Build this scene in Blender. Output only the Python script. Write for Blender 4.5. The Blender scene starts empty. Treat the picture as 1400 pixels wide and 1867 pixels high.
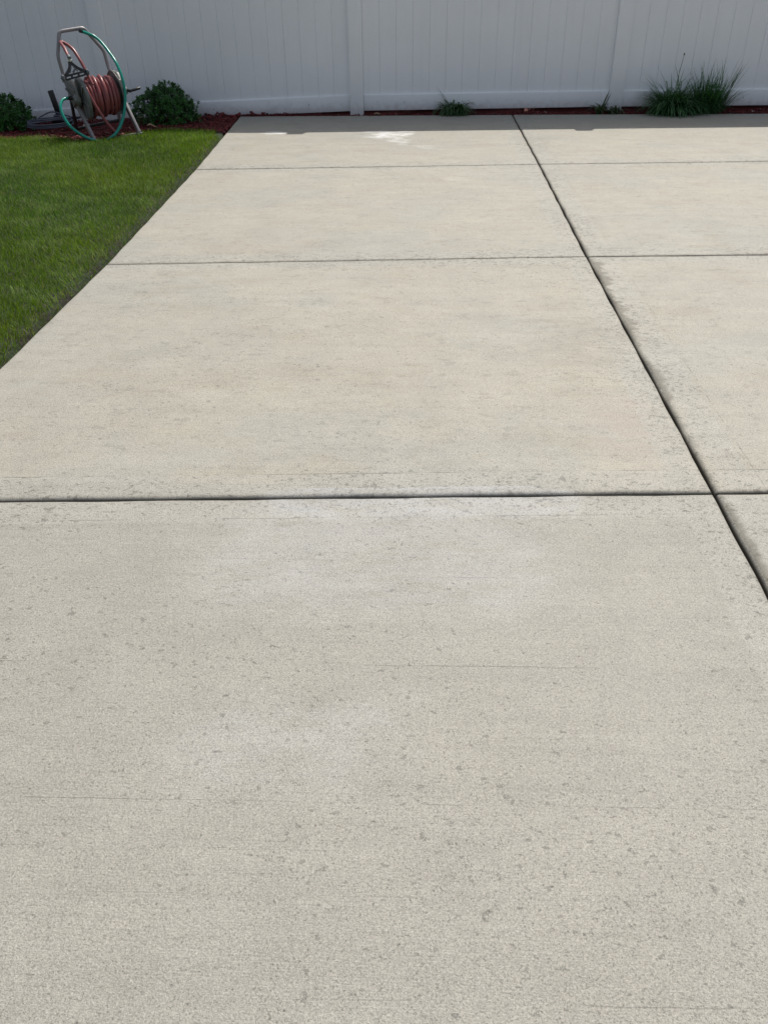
import bpy, math, random
import numpy as np
from mathutils import Vector, Matrix

scene = bpy.context.scene
C = scene.collection
rng = np.random.default_rng(7)
random.seed(7)
R = math.radians

# ------------------------------------------------------------------ camera
cam_d = bpy.data.cameras.new("camera")
cam = bpy.data.objects.new("camera", cam_d)
C.objects.link(cam)
cam_d.sensor_fit = 'VERTICAL'
cam_d.sensor_height = 36.0
cam_d.lens = 36.0 * 1519.0 / 1867.0
cam_d.clip_start = 0.05
cam_d.clip_end = 500
cx_ = Vector((0.99903, 0.04213, -0.01273))
cz_ = -Vector((-0.04215, 0.83247, -0.55247))
cy_ = cz_.cross(cx_).normalized()
cx_ = cy_.cross(cz_).normalized()
M = Matrix((cx_, cy_, cz_)).transposed().to_4x4()
M.translation = Vector((0, 0, 1.22))
cam.matrix_world = M
scene.camera = cam

# ------------------------------------------------------------------ light
SUN_TO = Vector((0.44, 1.07, 1.83)).normalized()
sun_el = math.asin(SUN_TO.z)
sun_az = math.atan2(SUN_TO.x, SUN_TO.y)
world = bpy.data.worlds.new("World")
scene.world = world
world.use_nodes = True
wn = world.node_tree.nodes
wl = world.node_tree.links
bg = wn.get('Background')
sky = wn.new('ShaderNodeTexSky')
sky.sky_type = 'NISHITA'
sky.sun_disc = False
sky.sun_elevation = sun_el
sky.sun_rotation = sun_az
sky.air_density = 1.0
sky.dust_density = 3.0
sky.ozone_density = 1.0
hs = wn.new('ShaderNodeHueSaturation')
hs.inputs['Saturation'].default_value = 0.62
wl.new(sky.outputs[0], hs.inputs['Color'])
wl.new(hs.outputs[0], bg.inputs['Color'])
bg.inputs['Strength'].default_value = 0.120
sun_d = bpy.data.lights.new("sun", 'SUN')
sun_d.energy = 4.2
sun_d.angle = R(0.5)
sun_d.color = (1.0, 0.955, 0.88)
sun = bpy.data.objects.new("sun", sun_d)
C.objects.link(sun)
sun.rotation_euler = (-SUN_TO).to_track_quat('-Z', 'Y').to_euler()
sun.location = (3, 9, 12)

scene.render.engine = 'CYCLES'
scene.view_settings.view_transform = 'Standard'
scene.view_settings.look = 'None'
scene.view_settings.exposure = 0.0
scene.view_settings.gamma = 1.0


# ------------------------------------------------------------------ node helper
class NT:
    def __init__(s, name):
        s.m = bpy.data.materials.new(name)
        s.m.use_nodes = True
        s.n = s.m.node_tree.nodes
        s.l = s.m.node_tree.links
        s.b = s.n.get('Principled BSDF')
        s.out = s.n.get('Material Output')
        s._co = None

    def put(s, sock, v):
        if isinstance(v, (int, float)):
            sock.default_value = v
        elif isinstance(v, tuple):
            if len(v) == 3 and sock.type == 'RGBA':
                v = (*v, 1)
            sock.default_value = v
        else:
            s.l.new(v, sock)

    def math(s, op, a, b=None, c=None, clamp=False):
        nd = s.n.new('ShaderNodeMath')
        nd.operation = op
        nd.use_clamp = clamp
        s.put(nd.inputs[0], a)
        if b is not None: s.put(nd.inputs[1], b)
        if c is not None: s.put(nd.inputs[2], c)
        return nd.outputs[0]

    def add(s, a, b): return s.math('ADD', a, b)
    def sub(s, a, b): return s.math('SUBTRACT', a, b)
    def mul(s, a, b): return s.math('MULTIPLY', a, b)
    def mx(s, a, b): return s.math('MAXIMUM', a, b)
    def mn(s, a, b): return s.math('MINIMUM', a, b)

    def ss(s, v, lo, hi):           # smooth step lo -> hi (lo may exceed hi)
        nd = s.n.new('ShaderNodeMapRange')
        nd.interpolation_type = 'SMOOTHSTEP'
        flip = lo > hi
        if flip: lo, hi = hi, lo
        s.put(nd.inputs['Value'], v)
        s.put(nd.inputs['From Min'], lo); s.put(nd.inputs['From Max'], hi)
        s.put(nd.inputs['To Min'], 1.0 if flip else 0.0)
        s.put(nd.inputs['To Max'], 0.0 if flip else 1.0)
        return nd.outputs[0]

    def co(s):
        if s._co is None:
            s._co = s.n.new('ShaderNodeTexCoord').outputs['Object']
        return s._co

    def xyz(s):
        nd = s.n.new('ShaderNodeSeparateXYZ')
        s.l.new(s.co(), nd.inputs[0])
        return nd.outputs

    def mapped(s, scale=(1, 1, 1), loc=(0, 0, 0), rot=(0, 0, 0)):
        nd = s.n.new('ShaderNodeMapping')
        s.l.new(s.co(), nd.inputs['Vector'])
        nd.inputs['Scale'].default_value = scale
        nd.inputs['Location'].default_value = loc
        nd.inputs['Rotation'].default_value = rot
        return nd.outputs[0]

    def noise(s, scale, detail=2.0, rough=0.5, vec=None, dist=0.0, color=False):
        nd = s.n.new('ShaderNodeTexNoise')
        s.l.new(vec if vec is not None else s.co(), nd.inputs['Vector'])
        nd.inputs['Scale'].default_value = scale
        nd.inputs['Detail'].default_value = detail
        nd.inputs['Roughness'].default_value = rough
        nd.inputs['Distortion'].default_value = dist
        return nd.outputs['Color' if color else 'Fac']

    def voro(s, scale, feat='F1', out='Distance', vec=None, rand=1.0):
        nd = s.n.new('ShaderNodeTexVoronoi')
        nd.feature = feat
        s.l.new(vec if vec is not None else s.co(), nd.inputs['Vector'])
        nd.inputs['Scale'].default_value = scale
        nd.inputs['Randomness'].default_value = rand
        return nd.outputs[out]

    def mix(s, f, a, b, mode='MIX'):
        nd = s.n.new('ShaderNodeMix')
        nd.data_type = 'RGBA'
        nd.blend_type = mode
        s.put(nd.inputs[0], f)
        s.put(nd.inputs[6], a)
        s.put(nd.inputs[7], b)
        return nd.outputs[2]

    def grey(s, v):
        nd = s.n.new('ShaderNodeCombineColor')
        for i in range(3): s.put(nd.inputs[i], v)
        return nd.outputs[0]

    def bump(s, h, strength=0.3, dist=0.01, normal=None):
        nd = s.n.new('ShaderNodeBump')
        nd.inputs['Strength'].default_value = strength
        nd.inputs['Distance'].default_value = dist
        s.l.new(h, nd.inputs['Height'])
        if normal is not None: s.l.new(normal, nd.inputs['Normal'])
        return nd.outputs[0]

    def base(s, c): s.put(s.b.inputs['Base Color'], c)
    def rough(s, v): s.put(s.b.inputs['Roughness'], v)
    def normal(s, v): s.l.new(v, s.b.inputs['Normal'])


def simple(name, col, rough=0.5, metal=0.0, var=0.12, nscale=25, bump=0.0, spec=0.5):
    t = NT(name)
    n = t.noise(nscale, 4, 0.6)
    f = t.math('MULTIPLY_ADD', n, 2 * var, 1 - var)
    t.base(t.mix(1.0, (*col, 1), t.grey(f), 'MULTIPLY'))
    t.rough(t.math('MULTIPLY_ADD', n, 0.25, rough - 0.12))
    t.b.inputs['Metallic'].default_value = metal
    t.b.inputs['Specular IOR Level'].default_value = spec
    if bump: t.normal(t.bump(t.noise(nscale * 4, 3), bump, 0.004))
    return t.m


# ------------------------------------------------------------------ layout numbers (metres, z = 0 on the patio top)
def xe(y):                      # left edge of the patio
    return float(np.interp(y, [-6, 1.86, 2.75, 3.99, 6.19, 7.72, 8.594], [-1.52, -1.525, -1.527, -1.543, -1.617, -1.69, -1.747]))
XE = np.vectorize(xe)
BED = ([-9, -3.8, -3.3, -3.0, -2.86, -2.74, -2.6, -2.46, -2.32, -2.0, -1.75, -1.6],
       [7.55, 7.50, 7.50, 7.44, 7.32, 7.24, 7.42, 7.64, 7.86, 7.86, 7.76, 7.6])
def bed_y(x): return np.interp(x, *BED)
FX = [-5.40, -3.00, -0.64, 1.80, 4.22, 6.64]      # fence posts
FY = [8.71, 8.735, 8.765, 8.85, 8.90, 8.93]
FZ = [-0.155, -0.055, 0.018, 0.026, 0.022, 0.02]   # underside of the bottom rail
def fence_y(x): return np.interp(x, FX, FY)
def bed_z(x, y):
    zf = np.interp(x, [-9, -3.8, -1.5, -0.7, 6], [-0.12, -0.055, -0.008, -0.018, -0.018])
    t = np.clip((y - bed_y(x)) / 0.5, 0, 1)
    side = np.where(x < XE(y), 1, 0)
    z = np.where(side > 0, zf * t - 0.012 * (1 - t), zf)
    z = np.where(y > fence_y(x), np.interp(x, FX, FZ) + 0.02, z)     # soil raised behind the fence, added to block sun under the rail
    return z + 0.010 * np.sin(x * 13 + y * 9) * np.sin(y * 17 - x * 5) * 0.8
def in_patio(x, y): return (x > XE(y)) & (y < 8.57)
def ground_h(x, y):
    d = XE(y) - x
    z = np.where(d > 0, -0.055 * np.clip(1 - d / 0.04, 0, 1) - 0.004, -0.10)
    z = z + np.where(d > 0.1, 0.008 * np.sin(x * 2.1 + 1) * np.cos(y * 1.7), 0)
    zb = bed_z(x, y) - 0.03
    bed = np.where(x < XE(y), y > bed_y(x), y > 8.5)
    z = np.where(bed, np.minimum(z, zb), z)
    z = np.where(in_patio(x, y), -0.10, z)
    return z


# ------------------------------------------------------------------ object helpers
def link(name, me, mat=None, parent=None, smooth=False):
    o = bpy.data.objects.new(name, me)
    C.objects.link(o)
    if mat is not None: me.materials.append(mat)
    if parent is not None: o.parent = parent
    if smooth:
        me.polygons.foreach_set('use_smooth', [True] * len(me.polygons))
    return o

def tag(o, label=None, cat=None, group=None, kind=None):
    if label: o['label'] = label
    if cat: o['category'] = cat
    if group: o['group'] = group
    if kind: o['kind'] = kind
    return o

def empty(name, loc=(0, 0, 0)):
    o = bpy.data.objects.new(name, None)
    o.location = loc
    o.empty_display_size = 0.1
    C.objects.link(o)
    return o

class MB:
    """collects verts / faces, then links ONE mesh"""
    def __init__(s): s.v = []; s.f = []; s.mi = []
    def extend(s, v, f):
        k = len(s.v)
        s.v += [tuple(p) for p in v]
        s.f += [tuple(i + k for i in q) for q in f]
        return s
    def box(s, lo, hi, fn=None):
        x0, y0, z0 = lo; x1, y1, z1 = hi
        v = [(x0, y0, z0), (x1, y0, z0), (x1, y1, z0), (x0, y1, z0), (x0, y0, z1), (x1, y0, z1), (x1, y1, z1), (x0, y1, z1)]
        if fn: v = [fn(p) for p in v]
        return s.extend(v, [(0, 3, 2, 1), (4, 5, 6, 7), (0, 1, 5, 4), (1, 2, 6, 5), (2, 3, 7, 6), (3, 0, 4, 7)])
    def bar(s, a, b, w, h, up=(0, 0, 1)):
        a = Vector(a); b = Vector(b); d = (b - a).normalized()
        x = d.cross(Vector(up)).normalized(); y = x.cross(d).normalized()
        v = []
        for p in (a, b):
            for i, j in ((-1, -1), (1, -1), (1, 1), (-1, 1)):
                v.append(p + x * (w / 2 * i) + y * (h / 2 * j))
        return s.extend(v, [(3, 2, 1, 0), (4, 5, 6, 7), (0, 1, 5, 4), (1, 2, 6, 5), (2, 3, 7, 6), (3, 0, 4, 7)])
    def tube(s, pts, r, n=10, cap=True):
        pts = [Vector(p) for p in pts]
        k0 = len(s.v)
        T = []
        for i in range(len(pts)):
            a = pts[max(0, i - 1)]; b = pts[min(len(pts) - 1, i + 1)]
            T.append((b - a).normalized())
        nrm = T[0].orthogonal().normalized()
        for i, p in enumerate(pts):
            nrm = (nrm - T[i] * nrm.dot(T[i])).normalized()
            bi = T[i].cross(nrm)
            rr = r[i] if isinstance(r, (list, tuple)) else r
            for k in range(n):
                a = 2 * math.pi * k / n
                s.v.append(tuple(p + nrm * (rr * math.cos(a)) + bi * (rr * math.sin(a))))
        for i in range(len(pts) - 1):
            for k in range(n):
                a = k0 + i * n + k; b = k0 + i * n + (k + 1) % n
                s.f.append((a, b, b + n, a + n))
        if cap:
            s.f.append(tuple(k0 + k for k in range(n))[::-1])
            s.f.append(tuple(k0 + (len(pts) - 1) * n + k for k in range(n)))
        return s
    def lathe(s, prof, o, ax, n=40):
        """prof: list of (t along axis, radius)"""
        o = Vector(o); ax = Vector(ax).normalized(); e = ax.orthogonal().normalized(); g = ax.cross(e)
        k0 = len(s.v)
        for t, r in prof:
            for k in range(n):
                a = 2 * math.pi * k / n
                s.v.append(tuple(o + ax * t + e * (r * math.cos(a)) + g * (r * math.sin(a))))
        for i in range(len(prof) - 1):
            for k in range(n):
                a = k0 + i * n + k; b = k0 + i * n + (k + 1) % n
                s.f.append((a, b, b + n, a + n))
        s.f.append(tuple(k0 + k for k in range(n))[::-1])
        s.f.append(tuple(k0 + (len(prof) - 1) * n + k for k in range(n)))
        return s
    def prism(s, poly, x0, x1):
        """polygon in (y, z), extruded along x"""
        n = len(poly)
        v = [(x0, p[0], p[1]) for p in poly] + [(x1, p[0], p[1]) for p in poly]
        f = [tuple(range(n))[::-1], tuple(range(n, 2 * n))]
        for i in range(n):
            j = (i + 1) % n
            f.append((i, j, j + n, i + n))
        return s.extend(v, f)
    def build(s, name, mat, parent=None, smooth=False, bevel=0.0, seg=2, autosmooth=None):
        me = bpy.data.meshes.new(name)
        me.from_pydata(s.v, [], s.f)
        me.update()
        import bmesh
        bm = bmesh.new(); bm.from_mesh(me)
        bmesh.ops.recalc_face_normals(bm, faces=bm.faces)
        if bevel > 0:
            es = [e for e in bm.edges if len(e.link_faces) == 2 and e.calc_face_angle(0) > R(28)]
            bmesh.ops.bevel(bm, geom=es, offset=bevel, segments=seg, affect='EDGES', profile=0.5, clamp_overlap=True)
        bm.to_mesh(me); bm.free()
        o = link(name, me, mat, parent, smooth or bevel > 0)
        if bevel > 0 or autosmooth:
            me.set_sharp_from_angle(angle=R(autosmooth or 40))
        return o

def spline(P, n=12):
    """Catmull-Rom through points"""
    P = [np.array(p, float) for p in P]
    P = [2 * P[0] - P[1]] + P + [2 * P[-1] - P[-2]]
    out = []
    for i in range(1, len(P) - 2):
        for k in range(n):
            t = k / n
            out.append(0.5 * ((2 * P[i]) + (-P[i - 1] + P[i + 1]) * t + (2 * P[i - 1] - 5 * P[i] + 4 * P[i + 1] - P[i + 2]) * t * t + (-P[i - 1] + 3 * P[i] - 3 * P[i + 1] + P[i + 2]) * t ** 3))
    out.append(P[-2])
    return [tuple(p) for p in out]

def round_corners(P, r=0.04, n=6):
    P = [Vector(p) for p in P]
    out = [P[0]]
    for i in range(1, len(P) - 1):
        a = (P[i - 1] - P[i]); b = (P[i + 1] - P[i])
        ra = min(r, a.length * 0.45, b.length * 0.45)
        p0 = P[i] + a.normalized() * ra; p1 = P[i] + b.normalized() * ra
        for k in range(n + 1):
            t = k / n
            out.append((1 - t) ** 2 * p0 + 2 * t * (1 - t) * P[i] + t * t * p1)
    out.append(P[-1])
    return out

def np_mesh(name, verts, faces_flat, loop_tot, mat, colors=None, parent=None):
    """fast mesh from numpy: verts (N,3), faces_flat indices, loop_tot per face"""
    me = bpy.data.meshes.new(name)
    me.vertices.add(len(verts)); me.vertices.foreach_set('co', np.asarray(verts, np.float32).ravel())
    me.loops.add(len(faces_flat)); me.loops.foreach_set('vertex_index', np.asarray(faces_flat, np.int32))
    me.polygons.add(len(loop_tot))
    st = np.concatenate([[0], np.cumsum(loop_tot)[:-1]])
    me.polygons.foreach_set('loop_start', st.astype(np.int32))
    me.polygons.foreach_set('loop_total', np.asarray(loop_tot, np.int32))
    me.update(calc_edges=True)
    if colors is not None:
        at = me.color_attributes.new('tint', 'FLOAT_COLOR', 'POINT')
        at.data.foreach_set('color', np.concatenate([colors, np.ones((len(colors), 1))], 1).astype(np.float32).ravel())
    me.validate()
    return link(name, me, mat, parent)

def strips(base, seglen, nseg, width, azim, lean0, curl, colors, fold=0.0, widths=None):
    """n blades, each a tapering ribbon of nseg segments. returns verts, faces_flat, loop_tot, cols"""
    n = len(base)
    up = np.array([0, 0, 1.0])
    out = np.stack([np.cos(azim), np.sin(azim), np.zeros(n)], 1)
    side = np.stack([-np.sin(azim), np.cos(azim), np.zeros(n)], 1)
    pos = base.copy()
    ang = lean0.copy()
    V = []
    prof = widths if widths is not None else np.linspace(1, 0.0, nseg + 1) ** 0.7
    for k in range(nseg + 1):
        w = (width * prof[k])[:, None]
        if k == nseg:
            V.append(pos[:, None, :])
        else:
            V.append(np.stack([pos - side * w / 2, pos + side * w / 2], 1))
        dirv = up[None] * np.cos(ang)[:, None] + out * np.sin(ang)[:, None]
        pos = pos + dirv * seglen[:, None]
        ang = ang + curl
    vpb = 2 * nseg + 1
    verts = np.concatenate(V, 1).reshape(-1, 3)
    fs = []; lt = []
    for k in range(nseg - 1):
        fs += [2 * k, 2 * k + 1, 2 * k + 3, 2 * k + 2]; lt.append(4)
    k = nseg - 1
    fs += [2 * k, 2 * k + 1, 2 * k + 2]; lt.append(3)
    fl = (np.array(fs)[None] + (np.arange(n) * vpb)[:, None]).ravel()
    lts = np.tile(lt, n)
    cols = np.repeat(colors, vpb, 0)
    return verts, fl, lts, cols

def merge(parts):
    V = []; F = []; L = []; K = []; o = 0
    for v, f, l, c in parts:
        V.append(v); F.append(f + o); L.append(l); K.append(c); o += len(v)
    return np.concatenate(V), np.concatenate(F), np.concatenate(L), np.concatenate(K)

# ------------------------------------------------------------------ materials
def concrete():
    t = NT('concrete')
    x, y, z = t.xyz()
    big = t.noise(0.9, 4, 0.6)
    med = t.noise(4.5, 5, 0.65, vec=t.mapped((1, 1.3, 1), (3, 1, 0)))
    streak = t.noise(3.0, 5, 0.65, vec=t.mapped((0.5, 5, 1), (0, 7, 0)))
    col = t.mix(t.ss(big, 0.38, 0.62), (0.342, 0.322, 0.266), (0.326, 0.307, 0.262))
    col = t.mix(t.mul(t.ss(t.noise(1.7, 3, 0.6, vec=t.mapped(loc=(11, 4, 0))), 0.54, 0.76), t.math('MULTIPLY_ADD', t.ss(y, 1.9, 2.1), 0.10, 0.06)), col, (0.335, 0.297, 0.255))     # pinkish cast
    col = t.mix(t.mul(t.ss(t.noise(1.3, 4, 0.6, vec=t.mapped(loc=(-5, 9, 0))), 0.50, 0.66), 0.5), col, (0.298, 0.298, 0.262))   # greenish cast
    tan = t.ss(t.noise(2.6, 5, 0.7, vec=t.mapped((0.8, 1.2, 1), (6, 2, .4))), 0.50, 0.66)
    col = t.mix(t.mul(tan, 0.40), col, (0.300, 0.273, 0.208))
    # backlit brightness falloff painted into the nearest row as a darker grey
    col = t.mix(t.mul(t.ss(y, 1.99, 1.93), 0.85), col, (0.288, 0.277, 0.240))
    v = t.math('MULTIPLY_ADD', t.sub(med, 0.5), 0.34, 1.0)
    v = t.add(v, t.mul(t.sub(streak, 0.5), 0.20))
    # sand grain
    gv = t.mapped(loc=(0.31, 0.17, 0.437), rot=(0.7, 0.5, 0.6))
    g1 = t.noise(260, 2, 0.65, vec=gv); g2 = t.noise(640, 1, 0.5, vec=gv)
    v = t.add(v, t.mul(t.sub(g1, 0.5), 1.05))
    v = t.add(v, t.mul(t.sub(g2, 0.5), 1.1))
    # broom finish running across the slabs
    broom = t.noise(1.0, 2, 0.6, vec=t.mapped((2.5, 330, 1)))
    broomk = t.ss(t.noise(2.3, 2, 0.5, vec=t.mapped(loc=(2, 2, 2))), 0.35, 0.65)
    v = t.add(v, t.mul(t.mul(t.sub(broom, 0.5), 0.30), t.math('MULTIPLY_ADD', broomk, 0.7, 0.3)))
    broom2 = t.noise(1.0, 3, 0.6, vec=t.mapped((0.8, 90, 1), (3, 3, .4)))
    v = t.add(v, t.mul(t.ss(broom2, 0.60, 0.72), -0.07))
    gate = t.ss(t.noise(1.0, 3, 0.6, vec=t.mapped((3.2, 60, 1), (4, 4, 0))), 0.46, 0.56)
    # distances to joints
    def jd(y0, s): return t.sub(y, t.math('MULTIPLY_ADD', t.sub(x, 0.81), s, y0))
    dcol = t.sub(x, 0.812)
    dists = []
    line = None
    for y0, s in ((1.957, 0.043), (4.122, 0.05), (6.32, 0.048)):
        d = jd(y0, s)
        dists.append(t.math('ABSOLUTE', d))
        for off, k in ((0.118, 0.75), (-0.105, 0.55)):
            l = t.mul(t.ss(t.math('ABSOLUTE', t.sub(d, off)), 0.0026, 0.0008), k)
            line = l if line is None else t.mx(line, l)
    cline = t.mul(t.ss(t.math('ABSOLUTE', t.sub(dcol, 0.135)), 0.0028, 0.0008), 0.5)
    line = t.mx(line, cline)
    lw = t.noise(6, 5, 0.7, vec=t.mapped(loc=(5, 5, 5)))
    for yy, k in ((1.263, 0.5), (0.924, 0.4), (0.751, 0.25), (0.596, 0.3), (1.56, 0.3), (1.42, 0.2), (0.83, 0.2), (3.1, 0.4), (3.62, 0.3), (5.2, 0.35), (7.1, 0.3)):
        wob = t.add(t.math('MULTIPLY_ADD', x, 0.012, yy), t.mul(t.sub(lw, 0.5), 0.014))
        l = t.mul(t.ss(t.math('ABSOLUTE', t.sub(y, wob)), 0.0018, 0.0005), k)
        line = t.mx(line, l)
    line = t.mul(line, t.ss(t.noise(1.0, 3, 0.6, vec=t.mapped((4, 14, 1), (1, 6, 0))), 0.44, 0.62))
    v = t.mul(v, t.math('MULTIPLY_ADD', line, -0.42, 1.0))
    # blotchy water spots: more of them along the tooled margins
    dj = t.mn(t.mn(dists[0], dists[1]), t.mn(dists[2], t.math('ABSOLUTE', dcol)))
    near = t.ss(dj, 0.20, 0.04)
    col = t.mix(t.mul(t.mul(t.ss(dj, 0.122, 0.114), t.ss(dj, 0.012, 0.03)), 0.42), col, (0.345, 0.335, 0.295))
    grime = t.mul(t.ss(t.add(dj, t.mul(t.sub(t.noise(26, 5, 0.75, vec=t.mapped(loc=(1, 2, .6))), 0.5), 0.075)), 0.014, 0.005), 0.35)
    v = t.mul(v, t.math('MULTIPLY_ADD', grime, -0.5, 1.0))
    low = t.ss(t.noise(1.6, 3, 0.6, vec=t.mapped(loc=(7, 7, 7))), 0.42, 0.62)
    dens = t.add(t.mul(near, 0.062), t.mul(low, 0.035))
    w = t.noise(68, 3, 0.6, vec=t.mapped((0.8, 1.1, 1), (0, 0, 5.37), (0.6, 0.4, 0.5)), dist=0.2)
    w2 = t.noise(36, 3, 0.65, vec=t.mapped((1, 1, 1), (9, 0, 5.37), (0.4, 0.7, 0.2)), dist=0.3)
    w3 = t.noise(170, 1, 0.6, vec=t.mapped((1, 1, 1), (0, 3, 1.37), (0.5, 0.3, 0.9)), dist=0.2)
    sp = t.ss(t.add(w, dens), 0.668, 0.690)
    sp2 = t.ss(t.add(w2, dens), 0.702, 0.718)
    sp3 = t.ss(t.add(w3, dens), 0.675, 0.74)
    v = t.mul(v, t.math('MULTIPLY_ADD', sp, -0.36, 1.0))
    v = t.mul(v, t.math('MULTIPLY_ADD', sp2, -0.34, 1.0))
    v = t.mul(v, t.math('MULTIPLY_ADD', sp3, -0.30, 1.0))
    gp = t.noise(330, 2, 0.7, vec=t.mapped((1, 1.1, 1), (5, 2, .3), (0.5, 0.9, 0.4)))
    v = t.mul(v, t.math('MULTIPLY_ADD', t.ss(gp, 0.57, 0.66), -0.45, 1.0))  # dark specks paint in the tiny shadows between sand grains
    v = t.add(v, t.mul(t.ss(gp, 0.38, 0.30), 0.20))
    fl = t.noise(1.0, 4, 0.7, vec=t.mapped((17, 26, 1), (3, 5, .37), (0, 0, 0.1)))
    v = t.mul(v, t.math('MULTIPLY_ADD', t.ss(t.add(fl, t.mul(near, 0.03)), 0.555, 0.66), t.math('MULTIPLY_ADD', t.ss(y, 1.7, 2.4), -0.11, -0.04), 1.0))
    v = t.add(v, t.mul(t.ss(fl, 0.42, 0.34), 0.045))
    # tiny pits and bright grit
    pr = t.voro(95, out='Color')
    pd = t.voro(95)
    sepc = t.n.new('ShaderNodeSeparateColor'); t.l.new(pr, sepc.inputs[0])
    pit = t.mul(t.math('GREATER_THAN', sepc.outputs[0], 0.985), t.ss(pd, 0.24, 0.14))
    grit = t.mul(t.math('GREATER_THAN', sepc.outputs[1], 0.990), t.ss(pd, 0.16, 0.08))
    v = t.mul(v, t.math('MULTIPLY_ADD', pit, -0.55, 1.0))
    v = t.add(v, t.mul(grit, 0.75))
    col = t.mix(1.0, col, t.grey(v), 'MULTIPLY')
    # pale lime bloom beside the near cross joint and in a wide patch below it
    d3 = jd(1.957, 0.043)
    nz = t.sub(t.noise(7, 4, 0.65), 0.5)
    def box_mask(x0, x1, y0, y1, e=0.12, wob=0.35, yc=None):
        yv = y if yc is None else yc
        xx = t.add(x, t.mul(nz, wob)); yy = t.add(yv, t.mul(nz, wob * 0.5))
        a = t.mul(t.ss(xx, x0 - e, x0 + e), t.ss(xx, x1 + e, x1 - e))
        b = t.mul(t.ss(yy, y0 - e * .6, y0 + e * .6), t.ss(yy, y1 + e * .6, y1 - e * .6))
        return t.mul(a, b)
    bloom = t.mul(box_mask(-0.42, 0.42, -0.115, 0.03, 0.04, 0.16, d3), 0.62)
    bloom = t.mx(bloom, t.mul(box_mask(-0.5, 0.30, 1.44, 1.86, 0.13, 0.5), 0.38))
    bloom = t.mx(bloom, t.mul(box_mask(-0.42, -0.05, 0.95, 1.15, 0.10, 0.5), 0.30))
    bloom = t.mx(bloom, t.mul(t.mul(t.ss(t.math('ABSOLUTE', t.sub(d3, 0.035)), 0.012, 0.003), box_mask(-0.35, 0.35, -1, 1, 0.08, 0.3, d3)), 0.75))
    bloom = t.mul(bloom, t.ss(t.noise(9, 6, 0.75, vec=t.mapped((0.7, 2.0, 1), (1, 8, .3))), 0.30, 0.60))
    col = t.mix(bloom, col, t.mix(1.0, (0.385, 0.387, 0.382), t.grey(t.math('MULTIPLY_ADD', t.sub(v, 1.0), 0.8, 1.0)), 'MULTIPLY'))
    # irregular white marks near the fence
    sw = t.noise(1.0, 8, 0.72, vec=t.mapped((3.2, 9, 1), (2, 3, 0)))
    sw2 = t.noise(1.0, 6, 0.75, vec=t.mapped((9, 30, 1), (2, 3, .4)))
    def blotch(x0, y0, rx, ry, k, slope=0.0):
        dx = t.mul(t.sub(x, x0), 1 / rx)
        dy = t.mul(t.sub(t.sub(y, y0), t.mul(t.sub(x, x0), slope)), 1 / ry)
        r = t.math('SQRT', t.add(t.mul(dx, dx), t.mul(dy, dy)))
        r = t.add(r, t.mul(t.sub(sw, 0.5), 3.0))
        return t.mul(t.mul(t.ss(r, 1.05, 0.35), t.ss(sw2, 0.35, 0.6)), k)
    sm = blotch(-0.29, 7.56, 0.22, 0.22, 1.0)
    sm = t.mx(sm, blotch(-0.20, 7.30, 0.11, 0.20, 0.8, -0.9))
    sm = t.mx(sm, blotch(0.00, 6.98, 0.14, 0.09, 0.3, -0.5))
    sm = t.mx(sm, blotch(-1.28, 7.66, 0.13, 0.09, 0.85))
    sm = t.mx(sm, blotch(0.22, 5.84, 0.09, 0.07, 0.15))
    col = t.mix(sm, col, (0.66, 0.66, 0.65))
    # damp stain creeping out of the long joint
    je = t.noise(5.5, 4, 0.7, vec=t.mapped((0.6, 1, 1), (0, 1, 0)))
    wid = t.add(t.mul(t.sub(je, 0.40), 0.26), 0.006)
    zone = t.mx(t.mul(t.ss(y, 3.0, 3.15), t.ss(y, 4.10, 4.00)), t.mul(t.mul(t.ss(y, 2.5, 2.55), t.ss(y, 2.95, 2.85)), 0.5))
    zone = t.mx(zone, t.mul(t.mul(t.ss(y, 1.35, 1.5), t.ss(y, 1.93, 1.85)), 0.45))
    dwid = t.sub(t.sub(t.mul(wid, zone), t.sub(dcol, 0.006)), 0.0)
    stain = t.mul(t.mul(t.ss(dwid, -0.004, 0.022), t.ss(dcol, -0.002, 0.002)), 0.66)
    col = t.mix(stain, col, (0.12, 0.108, 0.082))
    # brownish tea-like stains
    b1 = blotch(0.60, 3.05, 0.26, 0.34, 0.55)
    b2 = blotch(0.62, 2.3, 0.14, 0.30, 0.40)
    col = t.mix(b1, col, (0.24, 0.222, 0.18))
    col = t.mix(b2, col, (0.335, 0.27, 0.23))
    # dirt inside the joints
    col = t.mix(t.ss(z, -0.002, -0.012), col, (0.10, 0.09, 0.07))
    col = t.mix(t.ss(z, -0.012, -0.03), col, (0.03, 0.026, 0.02))
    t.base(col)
    t.rough(0.66)
    t.b.inputs['Specular IOR Level'].default_value = 0.5
    h = t.add(t.mul(g1, 0.6), t.add(t.mul(g2, 0.4), t.mul(broom, 0.35)))
    h = t.sub(h, t.mul(line, 1.0))
    t.normal(t.bump(h, 0.7, 0.0022))
    return t.m

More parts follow.
